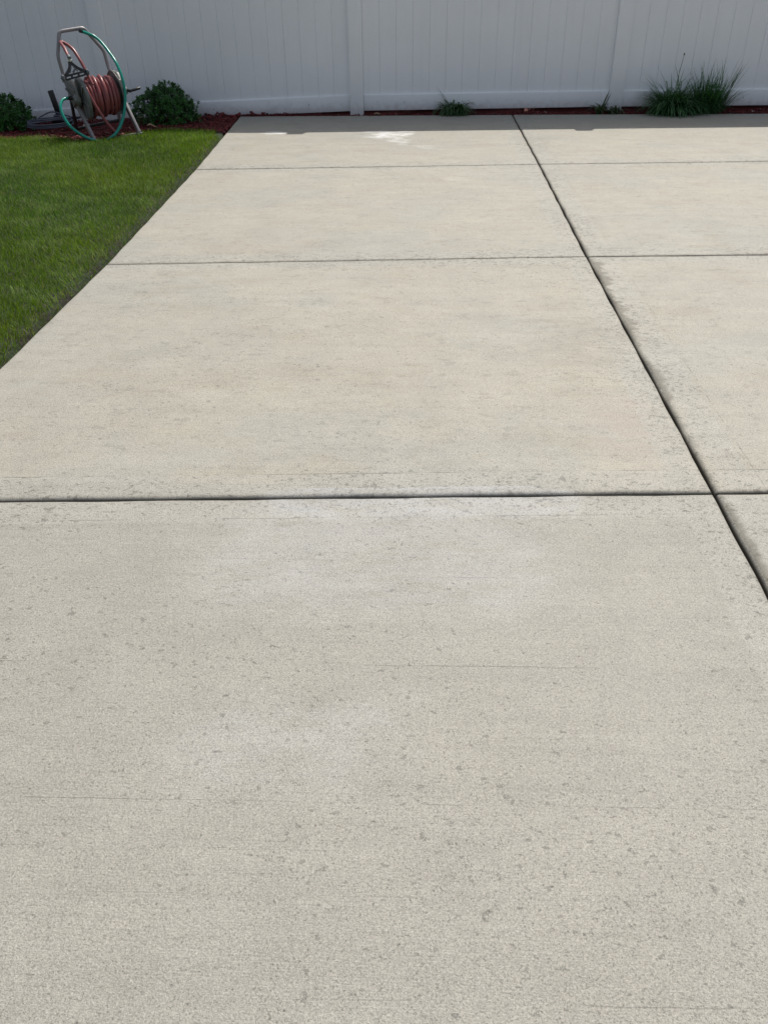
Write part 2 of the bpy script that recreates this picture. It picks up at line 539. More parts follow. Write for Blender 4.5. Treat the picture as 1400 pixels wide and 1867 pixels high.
def leafmat(name, hue_gain=(1, 1, 1), rough=0.45, transl=0.35, spec=0.5):
    t = NT(name)
    at = t.n.new('ShaderNodeAttribute'); at.attribute_name = 'tint'
    c = t.mix(1.0, at.outputs['Color'], (*hue_gain, 1), 'MULTIPLY')
    t.base(c)
    t.rough(rough)
    t.b.inputs['Specular IOR Level'].default_value = spec
    tr = t.n.new('ShaderNodeBsdfTranslucent')
    t.l.new(t.mix(1.0, c, (1.25, 1.35, 0.6, 1), 'MULTIPLY'), tr.inputs['Color'])
    mxs = t.n.new('ShaderNodeMixShader')
    mxs.inputs[0].default_value = transl
    t.l.new(t.b.outputs[0], mxs.inputs[1]); t.l.new(tr.outputs[0], mxs.inputs[2])
    t.l.new(mxs.outputs[0], t.out.inputs['Surface'])
    return t.m

def vinyl():
    t = NT('white_vinyl')
    n = t.noise(2.5, 4, 0.6)
    run = t.noise(1.0, 4, 0.7, vec=t.mapped((14, 14, 0.9)))
    z = t.xyz()[2]
    c = t.mix(t.mul(t.ss(run, 0.48, 0.75), 0.35), (0.915, 0.925, 0.93), (0.83, 0.84, 0.84))
    c = t.mix(t.mul(t.ss(t.add(z, t.mul(t.noise(22, 3), -0.18)), 0.02, -0.10), 0.45), c, (0.50, 0.46, 0.43))
    c = t.mix(1.0, c, t.grey(t.math('MULTIPLY_ADD', n, 0.10, 0.95)), 'MULTIPLY')
    t.base(c)
    t.rough(t.math('MULTIPLY_ADD', t.noise(9, 3), 0.15, 0.38))
    t.normal(t.bump(t.noise(3.0, 2, 0.5), 0.12, 0.01))
    return t.m

def soil():
    t = NT('soil')
    n = t.noise(40, 5, 0.7)
    g = t.noise(6, 4, 0.6)
    c = t.mix(t.ss(n, 0.35, 0.7), (0.012, 0.010, 0.006), (0.034, 0.028, 0.017))
    c = t.mix(t.mul(t.ss(g, 0.35, 0.55), 0.65), c, (0.020, 0.042, 0.008))
    t.base(c); t.rough(0.95)
    t.normal(t.bump(n, 0.8, 0.02))
    return t.m

def mulch_mat():
    t = NT('red_mulch')
    at = t.n.new('ShaderNodeAttribute'); at.attribute_name = 'tint'
    n = t.noise(160, 3, 0.7)
    t.base(t.mix(1.0, at.outputs['Color'], t.grey(t.math('MULTIPLY_ADD', n, 0.9, 0.55)), 'MULTIPLY'))
    t.rough(0.85)
    return t.m

M_CON = concrete()
M_VIN = vinyl()
M_SOIL = soil()
M_MUL = mulch_mat()
M_GRASS = leafmat('lawn_grass', rough=0.6, transl=0.40, spec=0.10)
M_LEAF = leafmat('shrub_leaf', rough=0.42, transl=0.22)
M_BLADE = leafmat('clump_blade', rough=0.4, transl=0.30)
M_CAST = simple('cast_aluminium', (0.20, 0.20, 0.19), 0.45, 0.35, 0.3, 30, 0.25)
M_TUBE = simple('painted_tube', (0.27, 0.255, 0.26), 0.42, 0.3, 0.15, 40)
M_RED = simple('red_rubber', (0.25, 0.070, 0.070), 0.34, 0, 0.18, 14)
M_TEAL = simple('teal_hose', (0.004, 0.27, 0.205), 0.28, 0, 0.15, 14)
M_BLK = simple('black_plastic', (0.012, 0.012, 0.014), 0.38, 0, 0.2, 40)
M_GRYP = simple('grey_plastic', (0.14, 0.145, 0.16), 0.45, 0, 0.2, 50)
M_ZINC = simple('bright_fitting', (0.78, 0.77, 0.74), 0.22, 0.9, 0.1, 60)
M_CORD = simple('blue_grey_tubing', (0.075, 0.085, 0.115), 0.45, 0, 0.2, 30)
M_BRN = simple('stem_brown', (0.06, 0.045, 0.025), 0.8, 0, 0.3, 60)

# ------------------------------------------------------------------ ground
def grid_mesh(name, xs, ys, zf, mat):
    X, Y = np.meshgrid(xs, ys)
    Z = zf(X, Y)
    nx = len(xs); ny = len(ys)
    v = np.stack([X, Y, Z], -1).reshape(-1, 3)
    i = np.arange(nx * ny).reshape(ny, nx)
    f = np.stack([i[:-1, :-1], i[:-1, 1:], i[1:, 1:], i[1:, :-1]], -1).reshape(-1)
    return np_mesh(name, v, f, np.full((nx - 1) * (ny - 1), 4), mat)
xs = np.concatenate([[-120, -60, -30, -15, -9], np.arange(-6, -1.9, 0.08), np.arange(-1.9, -1.40, 0.012), np.arange(-1.4, 7, 0.2), [9, 15, 30, 60, 120]])
ys = np.concatenate([[-120, -60, -30, -15, -9], np.arange(-6, 7, 0.15), np.arange(7, 9.3, 0.04), [9.6, 11, 15, 30, 60, 120]])
g = grid_mesh('ground', xs, ys, ground_h, M_SOIL)
g.data.polygons.foreach_set('use_smooth', [True] * len(g.data.polygons))
tag(g, kind='structure')

# ------------------------------------------------------------------ patio slabs
rowsL = [(-6.8, -1.52), (-4.6, -1.52), (-2.45, -1.52), (-0.25, -1.52), (1.857, -1.525), (3.99, -1.543), (6.19, -1.617), (8.594, -1.747)]
rowsM = [(-6.7, 0.79), (-4.5, 0.79), (-2.35, 0.79), (-0.15, 0.795), (1.956, 0.802), (4.122, 0.803), (6.322, 0.818), (8.571, 0.822)]
rowsR = [(y + (0.09 if i < 7 else -0.051), 3.42) for i, (y, x) in enumerate(rowsM)]
rowsF = [(y + (0.18 if i < 7 else -0.10), 6.2) for i, (y, x) in enumerate(rowsM)]
cols_ = [rowsL, rowsM, rowsR, rowsF]
sl = MB()
GAP = 0.0034
def inset(poly, d):
    n = len(poly); out = []
    for i in range(n):
        p0 = np.array(poly[i - 1]); p1 = np.array(poly[i]); p2 = np.array(poly[(i + 1) % n])
        e1 = (p1 - p0) / np.linalg.norm(p1 - p0); e2 = (p2 - p1) / np.linalg.norm(p2 - p1)
        n1 = np.array([-e1[1], e1[0]]); n2 = np.array([-e2[1], e2[0]])
        k = (n1 + n2) / (1 + n1 @ n2)
        out.append(p1 + k * d)
    return out
for c in range(3):
    for r in range(7):
        A = cols_[c][r]; B = cols_[c + 1][r]; D = cols_[c + 1][r + 1]; E = cols_[c][r + 1]
        quad = [(A[1], A[0]), (B[1], B[0]), (D[1], D[0]), (E[1], E[0])]
        # long edges broken up so they can waver by a millimetre or so
        poly = []
        for i in range(4):
            p = np.array(quad[i]); q = np.array(quad[(i + 1) % 4])
            m = max(2, int(np.linalg.norm(q - p) / 0.05))
            nv = np.array([-(q - p)[1], (q - p)[0]]) / np.linalg.norm(q - p)
            for k in range(m):
                t = k / m
                wv = 0 if k == 0 else 0.0014 * math.sin(13 * t * 3 + c * 2 + r + i) + 0.0013 * (rng.random() - .5)
                if k == 1 or k == m - 1: wv *= .5
                poly.append(tuple(p + (q - p) * t + nv * wv))
        dz = [0.0, 0.0012, -0.001][(c + r) % 3] * 0.6
        levels = [(GAP, -0.085), (GAP, -0.013), (GAP + 0.0020, -0.0075), (GAP + 0.0055, -0.0028), (GAP + 0.0120, -0.0006), (GAP + 0.019, 0.0)]
        rings = [[(p[0], p[1], zz + dz) for p in inset(poly, d)] for d, zz in levels]
        n = len(poly)
        v = [p for ring in rings for p in ring]
        f = []
        for k in range(len(rings) - 1):
            for i in range(n):
                j = (i + 1) % n
                f.append((k * n + i, k * n + j, (k + 1) * n + j, (k + 1) * n + i))
        f.append(tuple((len(rings) - 1) * n + i for i in range(n)))
        f.append(tuple(range(n))[::-1])
        sl.extend(v, f)
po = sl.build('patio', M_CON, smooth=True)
po.data.set_sharp_from_angle(angle=R(50))
tag(po, kind='structure')

# ------------------------------------------------------------------ lawn (grass blades)
def lawn():
    N = 400000
    x = rng.uniform(-5.2, -1.5, N); y = rng.uniform(1.7, 7.95, N)
    d = XE(y) - x
    e = bed_y(x) + 0.02 * np.sin(x * 31) + 0.015 * np.sin(x * 77 + 1)
    ed = e - y
    keep = (d > 0.002 + 0.016 * np.sin(y * 23) * np.sin(y * 7.3) + 0.012 * rng.random(N)) & (ed > 0)
    # nothing to see far left of the view
    keep &= x > (-0.52 * y - 1.3)
    edge = np.clip(d / 0.16, 0, 1)
    keep &= rng.random(N) < (0.6 + 0.4 * edge)
    keep &= ~((x < -1.6) & (d < 0.09) & (y > 7.55))
    x = x[keep]; y = y[keep]; d = d[keep]; ed = ed[keep]; n = len(x)
    z = ground_h(x, y) - 0.003
    lum = 0.5 + 0.25 * np.sin(x * 3.1 + 1.3 * np.sin(y * 2.3)) + 0.25 * np.sin(y * 4.3 + 1.7 * np.sin(x * 2.9 + 1))
    lum2 = 0.5 + 0.5 * np.sin(x * 9.7 + 2 * np.sin(y * 7.1)) * np.sin(y * 11.3 + 1.2 * np.sin(x * 8))
    hgt = (0.020 + 0.020 * rng.random(n)) * (0.8 + 0.25 * lum + 0.2 * lum2)
    hgt *= 0.7 + 0.3 * np.clip(d / 0.10, 0, 1) + 0.5 * (rng.random(n) < 0.05)
    az = rng.uniform(0, 2 * np.pi, n)
    bias = 2.2 * np.sin(x * 1.9 + y * 1.1) + 1.0
    az = np.where(rng.random(n) < 0.35, bias + rng.normal(0, 0.6, n), az)
    lean = np.abs(rng.normal(0.40, 0.30, n))
    # colours: true leaf colours that vary from plant to plant
    a = np.array([0.036, 0.108, 0.004]); b = np.array([0.118, 0.175, 0.005]); c = np.array([0.135, 0.19, 0.060])
    t = np.clip(lum * 0.7 + rng.normal(0.15, 0.2, n), 0, 1)[:, None]
    col = a * (1 - t) + b * t
    m = (rng.random(n) < 0.22 + 0.35 * (lum2 > 0.65))[:, None]
    col = np.where(m, c * (0.8 + 0.5 * rng.random((n, 1))), col)
    dry = (rng.random(n) < np.where(d < 0.10, 0.10, 0.022))[:, None]
    col = np.where(dry, np.array([0.22, 0.19, 0.10]) * (0.6 + 0.6 * rng.random((n, 1))), col)
    fine = 0.5 + 0.5 * np.sin(x * 41 + 3 * np.sin(y * 17)) * np.sin(y * 37 + 2.5 * np.sin(x * 23))
    col = col * (0.38 + 1.0 * rng.random((n, 1)) ** 1.3 + (0.28 * fine + 0.22 * lum2)[:, None])
    hgt = hgt * (0.85 + 0.3 * fine)
    pos = np.stack([x, y, z], 1)
    w = rng.uniform(0.0018, 0.0036, n)
    v, f, l, k = strips(pos, hgt / 3 * 1.15, 3, w, az, lean, 0.28 + 0 * lean, col)
    o = np_mesh('lawn', v, f, l, M_GRASS, k)
    tag(o, 'short mown green lawn filling the left side beside the concrete', 'grass', kind='stuff')
lawn()

# ------------------------------------------------------------------ mulch
def mulch():
    parts = []
    def chips(n, xa, xb, ya, yb, test, smin=0.006, smax=0.032, lift=0.0):
        x = rng.uniform(xa, xb, n); y = rng.uniform(ya, yb, n)
        k = test(x, y); x = x[k]; y = y[k]; n = len(x)
        L = rng.uniform(smin, smax, n) * (0.6 + 0.8 * rng.random(n)); W = L * rng.uniform(0.18, 0.5, n); H = np.maximum(0.0015, W * rng.uniform(0.2, 0.55, n))
        yaw = rng.uniform(0, 2 * np.pi, n); pit = rng.normal(0, 0.30, n); rol = rng.normal(0, 0.5, n)
        cyw, syw = np.cos(yaw), np.sin(yaw)
        ex = np.stack([cyw * np.cos(pit), syw * np.cos(pit), np.sin(pit)], 1)
        s0 = np.stack([-syw, cyw, 0 * yaw], 1)
        nz = np.cross(ex, s0)
        ey = s0 * np.cos(rol)[:, None] + nz * np.sin(rol)[:, None]
        ez = np.cross(ex, ey)
        c = np.stack([x, y, bed_z(x, y) + lift + rng.uniform(0.0, 0.012, n)], 1)
        vs = []
        for i, j, q in ((-1, -1, -1), (1, -1, -1), (1, 1, -1), (-1, 1, -1), (-1, -1, 1), (1, -1, 1), (1, 1, 1), (-1, 1, 1)):
            jit = 0.7 + 0.3 * rng.random(n)
            vs.append(c + ex * (L / 2 * i * jit)[:, None] + ey * (W / 2 * j * jit)[:, None] + ez * (H / 2 * q)[:, None])
        v = np.stack(vs, 1).reshape(-1, 3)
        fs = np.array([0, 3, 2, 1, 4, 5, 6, 7, 0, 1, 5, 4, 1, 2, 6, 5, 2, 3, 7, 6, 3, 0, 4, 7])
        f = (fs[None] + (np.arange(n) * 8)[:, None]).ravel()
        base = np.array([0.155, 0.020, 0.019])
        col = base * (0.35 + 1.0 * rng.random((n, 1)))
        pale = (rng.random(n) < 0.02)[:, None]
        col = np.where(pale, np.array([0.30, 0.22, 0.16]), col)
        parts.append((v, f, np.full(n * 6, 4), np.repeat(col, 8, 0)))
    left = lambda x, y: (y > bed_y(x) - 0.03) & (x < XE(y) - 0.012)
    back = lambda x, y: (y > 8.60) & (x > XE(y) - 0.02)
    chips(24000, -5.0, -1.6, 7.15, 9.0, left)
    chips(3000, -1.95, -1.66, 7.5, 8.7, left)
    chips(13000, -1.8, 4.6, 8.585, 9.0, back)
    chips(60, -1.7, 3.2, 8.47, 8.60, lambda x, y: np.ones_like(x, bool), 0.005, 0.014, 0.016)
    chips(90, -2.2, -1.2, 8.52, 8.70, lambda x, y: (y > 8.6) | (x < XE(y) - .02), 0.03, 0.06, 0.012)
    # bed of fine mulch below the chips
    gx = np.arange(-9, 6.6, 0.04); gy = np.arange(7.1, 9.3, 0.04)
    X, Y = np.meshgrid(gx, gy)
    Z = bed_z(X, Y) - 0.004 + 0.004 * rng.random(X.shape)
    i = np.arange(X.size).reshape(X.shape)
    q = np.stack([i[:-1, :-1], i[:-1, 1:], i[1:, 1:], i[1:, :-1]], -1)
    xc = X[:-1, :-1] + .02; yc = Y[:-1, :-1] + .02
    ok = np.where(xc < XE(yc) - 0.03, yc > bed_y(xc) - 0.02, yc > 8.60)
    f = q[ok].reshape(-1)
    v = np.stack([X, Y, Z], -1).reshape(-1, 3)
    parts.append((v, f, np.full(int(ok.sum()), 4), np.tile(np.array([[0.085, 0.014, 0.012]]), (len(v), 1))))
    o = np_mesh('mulch', *merge(parts)[:3], M_MUL, merge(parts)[3])
    tag(o, 'dark red shredded bark mulch in the narrow bed along the fence', 'mulch', kind='stuff')
mulch()

# ------------------------------------------------------------------ fence
def fence():
    root = empty('vinyl_fence', (FX[2], FY[2], 0))
    tag(root, 'tall white vinyl privacy fence closing off the far end of the patio', 'fence')
    inv = Vector(root.location)
    def sh(p): return (p[0] - inv.x, p[1] - inv.y, p[2] - inv.z)
    H = 1.81
    PW = 0.127
    for i in range(len(FX)):
        x, y, z = FX[i], FY[i], FZ[i]
        a = 0.02
        b = MB().box(sh((x - PW / 2, y - PW / 2, z - 0.25)), sh((x + PW / 2, y + PW / 2, z + H + 0.055)))
        p = b.build('post', M_VIN, root, bevel=0.004, seg=3)
        c = MB()
        zt = z + H + 0.055
        w = 0.070
        c.box(sh((x - w, y - w, zt - 0.012)), sh((x + w, y + w, zt + 0.010)))
        vv = [sh(q) for q in ((x - w, y - w, zt + 0.0105), (x + w, y - w, zt + 0.0105), (x + w, y + w, zt + 0.0105), (x - w, y + w, zt + 0.0105), (x - .02, y - .02, zt + 0.042), (x + .02, y - .02, zt + 0.042), (x + .02, y + .02, zt + 0.042), (x - .02, y + .02, zt + 0.042))]
        c.extend(vv, [(3, 2, 1, 0), (4, 5, 6, 7), (0, 1, 5, 4), (1, 2, 6, 5), (2, 3, 7, 6), (3, 0, 4, 7)])
        c.build('post_cap', M_VIN, p, bevel=0.002)
    for i in range(len(FX) - 1):
        A = np.array([FX[i], FY[i]]); B = np.array([FX[i + 1], FY[i + 1]])
        d = B - A; L = np.linalg.norm(d); d = d / L
        nrm = np.array([d[1], -d[0]])            # towards the patio
        za, zb = FZ[i], FZ[i + 1]
        def P(s, off, h):
            q = A + d * s + nrm * off
            return sh((q[0], q[1], za + (zb - za) * s / L + h))
        s0 = PW / 2 + 0.001; s1 = L - PW / 2 - 0.001
        n = 15
        bw = (s1 - s0) / n
        # boards: one profile across the panel, a V groove at every tongue
        prof = []
        gw = 0.0036; gd = 0.0062
        for k in range(n):
            a = s0 + k * bw; b = a + bw
            bow = 0.0010 * (rng.random() - .3)
            st = 0.0010 * rng.random()
            if k > 0: prof += [(a + gw * 0.2, -gd), (a + gw, st)]
            else: prof += [(a, st)]
            prof += [(a + bw * .3, st + bow), (a + bw * .5, st + bow), (a + bw * .7, st + bow)]
            prof += [(b - gw, st)] if k < n - 1 else [(b, st)]
        v = []; f = []
        m = len(prof)
        for h in (0.06, H - 0.06):
            for s, o_ in prof: v.append(P(s, 0.006 + o_, h))
        for h in (0.06, H - 0.06):
            v.append(P(s0, -0.016, h)); v.append(P(s1, -0.016, h))
        for k in range(m - 1): f.append((k, k + 1, m + k + 1, m + k))
        a0 = 2 * m
        f.append((a0 + 1, a0, a0 + 2, a0 + 3))
        f.append(tuple(range(m))[::-1] + (a0, a0 + 1))
        f.append(tuple(range(m, 2 * m)) + (a0 + 3, a0 + 2))
        f.append((a0, 0, m, a0 + 2)); f.append((m - 1, a0 + 1, a0 + 3, 2 * m - 1))
        pn = MB().extend(v, f).build('board_panel', M_VIN, root)
        for nm, h0, h1 in (('bottom_rail', 0.0, 0.137), ('top_rail', H - 0.09, H)):
            b = MB()
            vv = [P(s0, -0.025, h0), P(s1, -0.025, h0), P(s1, 0.025, h0), P(s0, 0.025, h0), P(s0, -0.025, h1), P(s1, -0.025, h1), P(s1, 0.025, h1), P(s0, 0.025, h1)]
            b.extend(vv, [(0, 1, 2, 3), (7, 6, 5, 4), (0, 4, 5, 1), (1, 5, 6, 2), (2, 6, 7, 3), (3, 7, 4, 0)])
            rl = b.build(nm, M_VIN, pn, bevel=0.005, seg=3)
            if nm == 'bottom_rail':
                for s in (0.45, 1.0, 2.33) if i == 2 else ((0.98, 1.9) if i == 1 else (1.2,)):
                    if s < s1 - .05:
                        w = MB(); c0 = Vector(P(s, 0.0249, 0.07))
                        w.lathe([(0, 0.004), (0.0006, 0.004)], c0, (nrm[0], nrm[1], 0), 10)
                        w.build('weep_hole', M_BLK, rl)
fence()

# ------------------------------------------------------------------ hose reel cart (local frame: x along the drum, y to the back, z up)
CO = Vector((-2.7871, 7.5177, -0.0328))
CB = Matrix(((0.78501, 0.61332, 0.08716), (-0.61566, 0.78801, 0.0), (-0.06868, -0.05366, 0.99619))).transposed().to_4x4()
CB.translation = CO
def place(o): o.matrix_world = CB.copy(); return o

def cart():
    root = place(empty('hose_reel_cart'))
    tag(root, 'grey metal hose reel cart standing where the lawn meets the mulch', 'hose reel')
    T = M_TUBE; K = M_CAST
    XL, XR = -0.045, 0.345
    # handle tube
    pts = [(XL, 0.165, 0.40), (XL, 0.205, 0.50), (XL, 0.215, 0.635), (0.030, 0.25, 0.800), (0.235, 0.25, 0.800), (XR, 0.215, 0.620), (XR, 0.205, 0.50), (XR, 0.165, 0.40)]
    MB().tube(round_corners(pts, 0.030, 6), 0.0142, 12).build('handle', T, root, smooth=True, autosmooth=60)
    for x, sx in ((XL, -1), (XR, 1)):
        b = MB()
        poly = [(0.215, 0.465), (0.12, 0.480), (0.02, 0.470), (-0.035, 0.41), (-0.045, 0.32), (-0.01, 0.275), (0.05, 0.275), (0.085, 0.25), (0.13, 0.26), (0.175, 0.33), (0.205, 0.40)]
        b.prism(poly, x - 0.011, x + 0.011)
        fr = b.build('side_frame', K, root, bevel=0.004)
        r = MB()
        # stiffening ribs and hub boss on the outer side
        xo = x + sx * 0.017
        r.bar((xo, 0.205, 0.455), (xo, -0.03, 0.40), 0.012, 0.014, (1, 0, 0))
        r.bar((xo, 0.19, 0.40), (xo, 0.03, 0.33), 0.012, 0.012, (1, 0, 0))
        r.bar((xo, 0.10, 0.27), (xo, -0.03, 0.33), 0.012, 0.012, (1, 0, 0))
        r.build('rib', K, fr, bevel=0.002)
        h = MB().lathe([(-0.012, 0.045), (0.012, 0.045), (0.018, 0.036), (0.034, 0.030), (0.036, 0.02)], (x, 0.0, 0.33), (sx, 0, 0), 28)
        h.build('hub_cover', K, fr, smooth=True, autosmooth=35)
        # legs
        MB().bar((x, 0.115, 0.36), (x, -0.165, 0.018), 0.050, 0.022, (1, 0, 0)).build('leg', T, root, bevel=0.003)
        MB().bar((x, 0.165, 0.38), (x, 0.285, 0.005), 0.034, 0.020, (1, 0, 0)).build('leg', M_BLK if sx < 0 else T, root, bevel=0.003)
        ft = MB(); ft.box((x - 0.022, -0.195, 0.004), (x + 0.022, -0.14, 0.026)); ft.build('foot', M_GRYP, root, bevel=0.005)
    MB().bar((XL, -0.160, 0.020), (XR, -0.160, 0.020), 0.022, 0.016).build('crossbar', T, root, bevel=0.002)
    MB().bar((XL, 0.262, 0.075), (XR, 0.262, 0.075), 0.022, 0.022).build('crossbar', M_BLK, root, bevel=0.002)
    # drum and flanges
    MB().lathe([(0.0, 0.075), (0.30, 0.075)], (0.0, 0, 0.33), (1, 0, 0), 36).build('drum', K, root, smooth=True, autosmooth=40)
    for x, s in ((0.0, -1), (0.295, 1)):
        f = MB().lathe([(0.008, 0.02), (0.006, 0.10), (0.010, 0.148), (0.003, 0.160), (-0.006, 0.166), (-0.010, 0.168), (-0.012, 0.160), (-0.004, 0.150), (0.001, 0.10), (0.002, 0.02)],
                       (x, 0, 0.33), (s, 0, 0), 64)
        fl = f.build('flange', K, root, smooth=True, autosmooth=30)
        sp = MB()
        for k in range(6):
            a = k * math.pi / 3 + 0.3
            sp.bar((x + s * 0.010, 0.045 * math.cos(a), 0.33 + 0.045 * math.sin(a)), (x + s * 0.012, 0.150 * math.cos(a), 0.33 + 0.150 * math.sin(a)), 0.012, 0.012, (1, 0, 0))
        sp.build('spoke', K, fl, bevel=0.002)
    # crank
    c = MB()
    c.tube([(0.345, 0, 0.33), (0.385, 0, 0.33)], 0.014, 14)
    c.bar((0.383, 0.015, 0.33), (0.383, -0.085, 0.331), 0.024, 0.012, (1, 0, 0))
    cr = c.build('crank', M_BLK, root, bevel=0.002)
    MB().tube([(0.386, -0.072, 0.331), (0.395, -0.072, 0.331), (0.400, -0.072, 0.332), (0.470, -0.072, 0.338), (0.476, -0.072, 0.338)], [0.007, 0.008, 0.0105, 0.0115, 0.009], 14).build('grip', M_BLK, cr, smooth=True, autosmooth=50)
    # inlet swivel
    MB().tube([(-0.06, 0.02, 0.345), (-0.080, 0.02, 0.348), (-0.082, 0.02, 0.348), (-0.100, 0.02, 0.350)], [0.013, 0.013, 0.016, 0.016], 14).build('inlet_swivel', M_BLK, root, smooth=True, autosmooth=40)
    # white care tag hanging low inside the frame
    tb = MB(); tb.box((-0.02, 0.13, 0.105), (0.035, 0.133, 0.118)); tb.build('tag', simple('tag_white', (0.7, 0.7, 0.68), 0.5), root)
cart()

def hoses():
    m = MB()
    pts = []
    # lower layer, then upper layer with uneven loops
    turns = 9
    n = 34
    for i in range(turns * n):
        a = 2 * math.pi * i / n
        x = 0.025 + 0.240 * i / (turns * n)
        r = 0.092
        pts.append((x, r * math.sin(a), 0.33 + r * math.cos(a)))
    m.tube(pts, 0.0135, 10)
    pts = []
    turns = 8
    bump = [0.0, 0.006, -0.001, 0.013, 0.002, 0.010, 0.004, -0.003, 0.0]
    xo = [0, 0.002, 0.006, 0.0, 0.012, 0.004, -0.003, 0.0, 0.0]
    for i in range(turns * n + 1):
        u = i / n
        a = 2 * math.pi * u
        k = int(u); t = u - k
        bb = bump[k] * (1 - t) + bump[min(k + 1, 8)] * t
        xx = xo[k] * (1 - t) + xo[min(k + 1, 8)] * t
        x = 0.262 - 0.236 * u / turns + xx + 0.003 * math.sin(a * 1.0 + k)
        r = 0.118 + bb * (0.6 + 0.6 * math.cos(a - 0.3)) + 0.034 * max(0, -math.cos(a)) * (0.4 + 0.6 * ((k * 5) % 3) / 2)
        pts.append((x, r * math.sin(-a), 0.33 + r * math.cos(a)))
    m.tube(pts, 0.0138, 12)
    # a third stray winding
    pts = []
    for i in range(int(2.3 * n)):
        u = i / n; a = 2 * math.pi * u
        x = 0.07 + 0.055 * u + 0.012 * math.sin(a)
        r = 0.136 + 0.004 * math.cos(2 * a)
        pts.append((x, r * math.sin(a), 0.33 + r * math.cos(a)))
    m.tube(pts, 0.0132, 12)
    # end that drops in front of the drum and trails onto the ground
    dn = [(0.018, -0.085, 0.440), (0.014, -0.128, 0.405), (0.016, -0.150, 0.365), (0.030, -0.163, 0.305), (0.056, -0.172, 0.231), (0.092, -0.182, 0.142), (0.132, -0.186, 0.075), (0.175, -0.17, 0.036), (0.215, -0.12, 0.030)]
    m.tube(spline(dn, 8), 0.0115, 10)
    # end that climbs over the handle to the sprinkler
    up = [(0.085, -0.085, 0.425), (0.080, -0.045, 0.480), (0.079, 0.0, 0.541), (0.071, 0.05, 0.610), (0.063, 0.12, 0.674), (0.040, 0.185, 0.712), (0.012, 0.205, 0.730), (-0.006, 0.165, 0.727), (-0.012, 0.09, 0.695), (-0.022, 0.02, 0.655), (-0.028, -0.015, 0.640)]
    m.tube(spline(up, 8), 0.0128, 12)
    o = m.build('garden_hose', M_RED, smooth=True, autosmooth=60)
    place(o)
    tag(o, 'dull red garden hose wound in loose loops on the reel cart', 'hose')
    k = MB(); k.lathe([(0, 0.0145), (0.030, 0.0145), (0.032, 0.011)], (-0.0265, -0.008, 0.648), (-0.004, -0.030, -0.014), 14)
    k.build('coupling', M_GRYP, o, smooth=True, autosmooth=40)

    g = MB()
    P = [(-0.099, 0.02, 0.349), (-0.135, 0.0, 0.357), (-0.175, -0.02, 0.350), (-0.208, -0.05, 0.323), (-0.224, -0.08, 0.280), (-0.223, -0.11, 0.229), (-0.206, -0.14, 0.175), (-0.158, -0.17, 0.115), (-0.091, -0.2, 0.062), (0.001, -0.22, 0.030), (0.08, -0.21, 0.042), (0.146, -0.2, 0.073), (0.224, -0.18, 0.15), (0.28, -0.17, 0.257), (0.309, -0.16, 0.354), (0.319, -0.14, 0.445), (0.323, -0.08, 0.545), (0.321, 0.02, 0.619), (0.308, 0.12, 0.691), (0.282, 0.18, 0.735), (0.238, 0.185, 0.760), (0.180, 0.16, 0.787)]
    g.tube(spline(P, 8), 0.0115, 12)
    o = g.build('leader_hose', M_TEAL, smooth=True, autosmooth=60)
    place(o)
    tag(o, 'shiny teal green hose looping from the reel hub up to the cart handle', 'hose')
    e = MB(); e.lathe([(0, 0.013), (0.022, 0.0145), (0.024, 0.010)], (0.186, 0.162, 0.784), (-0.058, -0.025, 0.027), 14)
    e.build('coupling', M_BLK, o, smooth=True, autosmooth=40)
    e = MB(); e.lathe([(0, 0.0135), (0.035, 0.0135), (0.037, 0.011)], (-0.096, 0.02, 0.349), (-0.036, -0.016, 0.006), 14)
    e.build('coupling', M_BLK, o, smooth=True, autosmooth=40)
hoses()

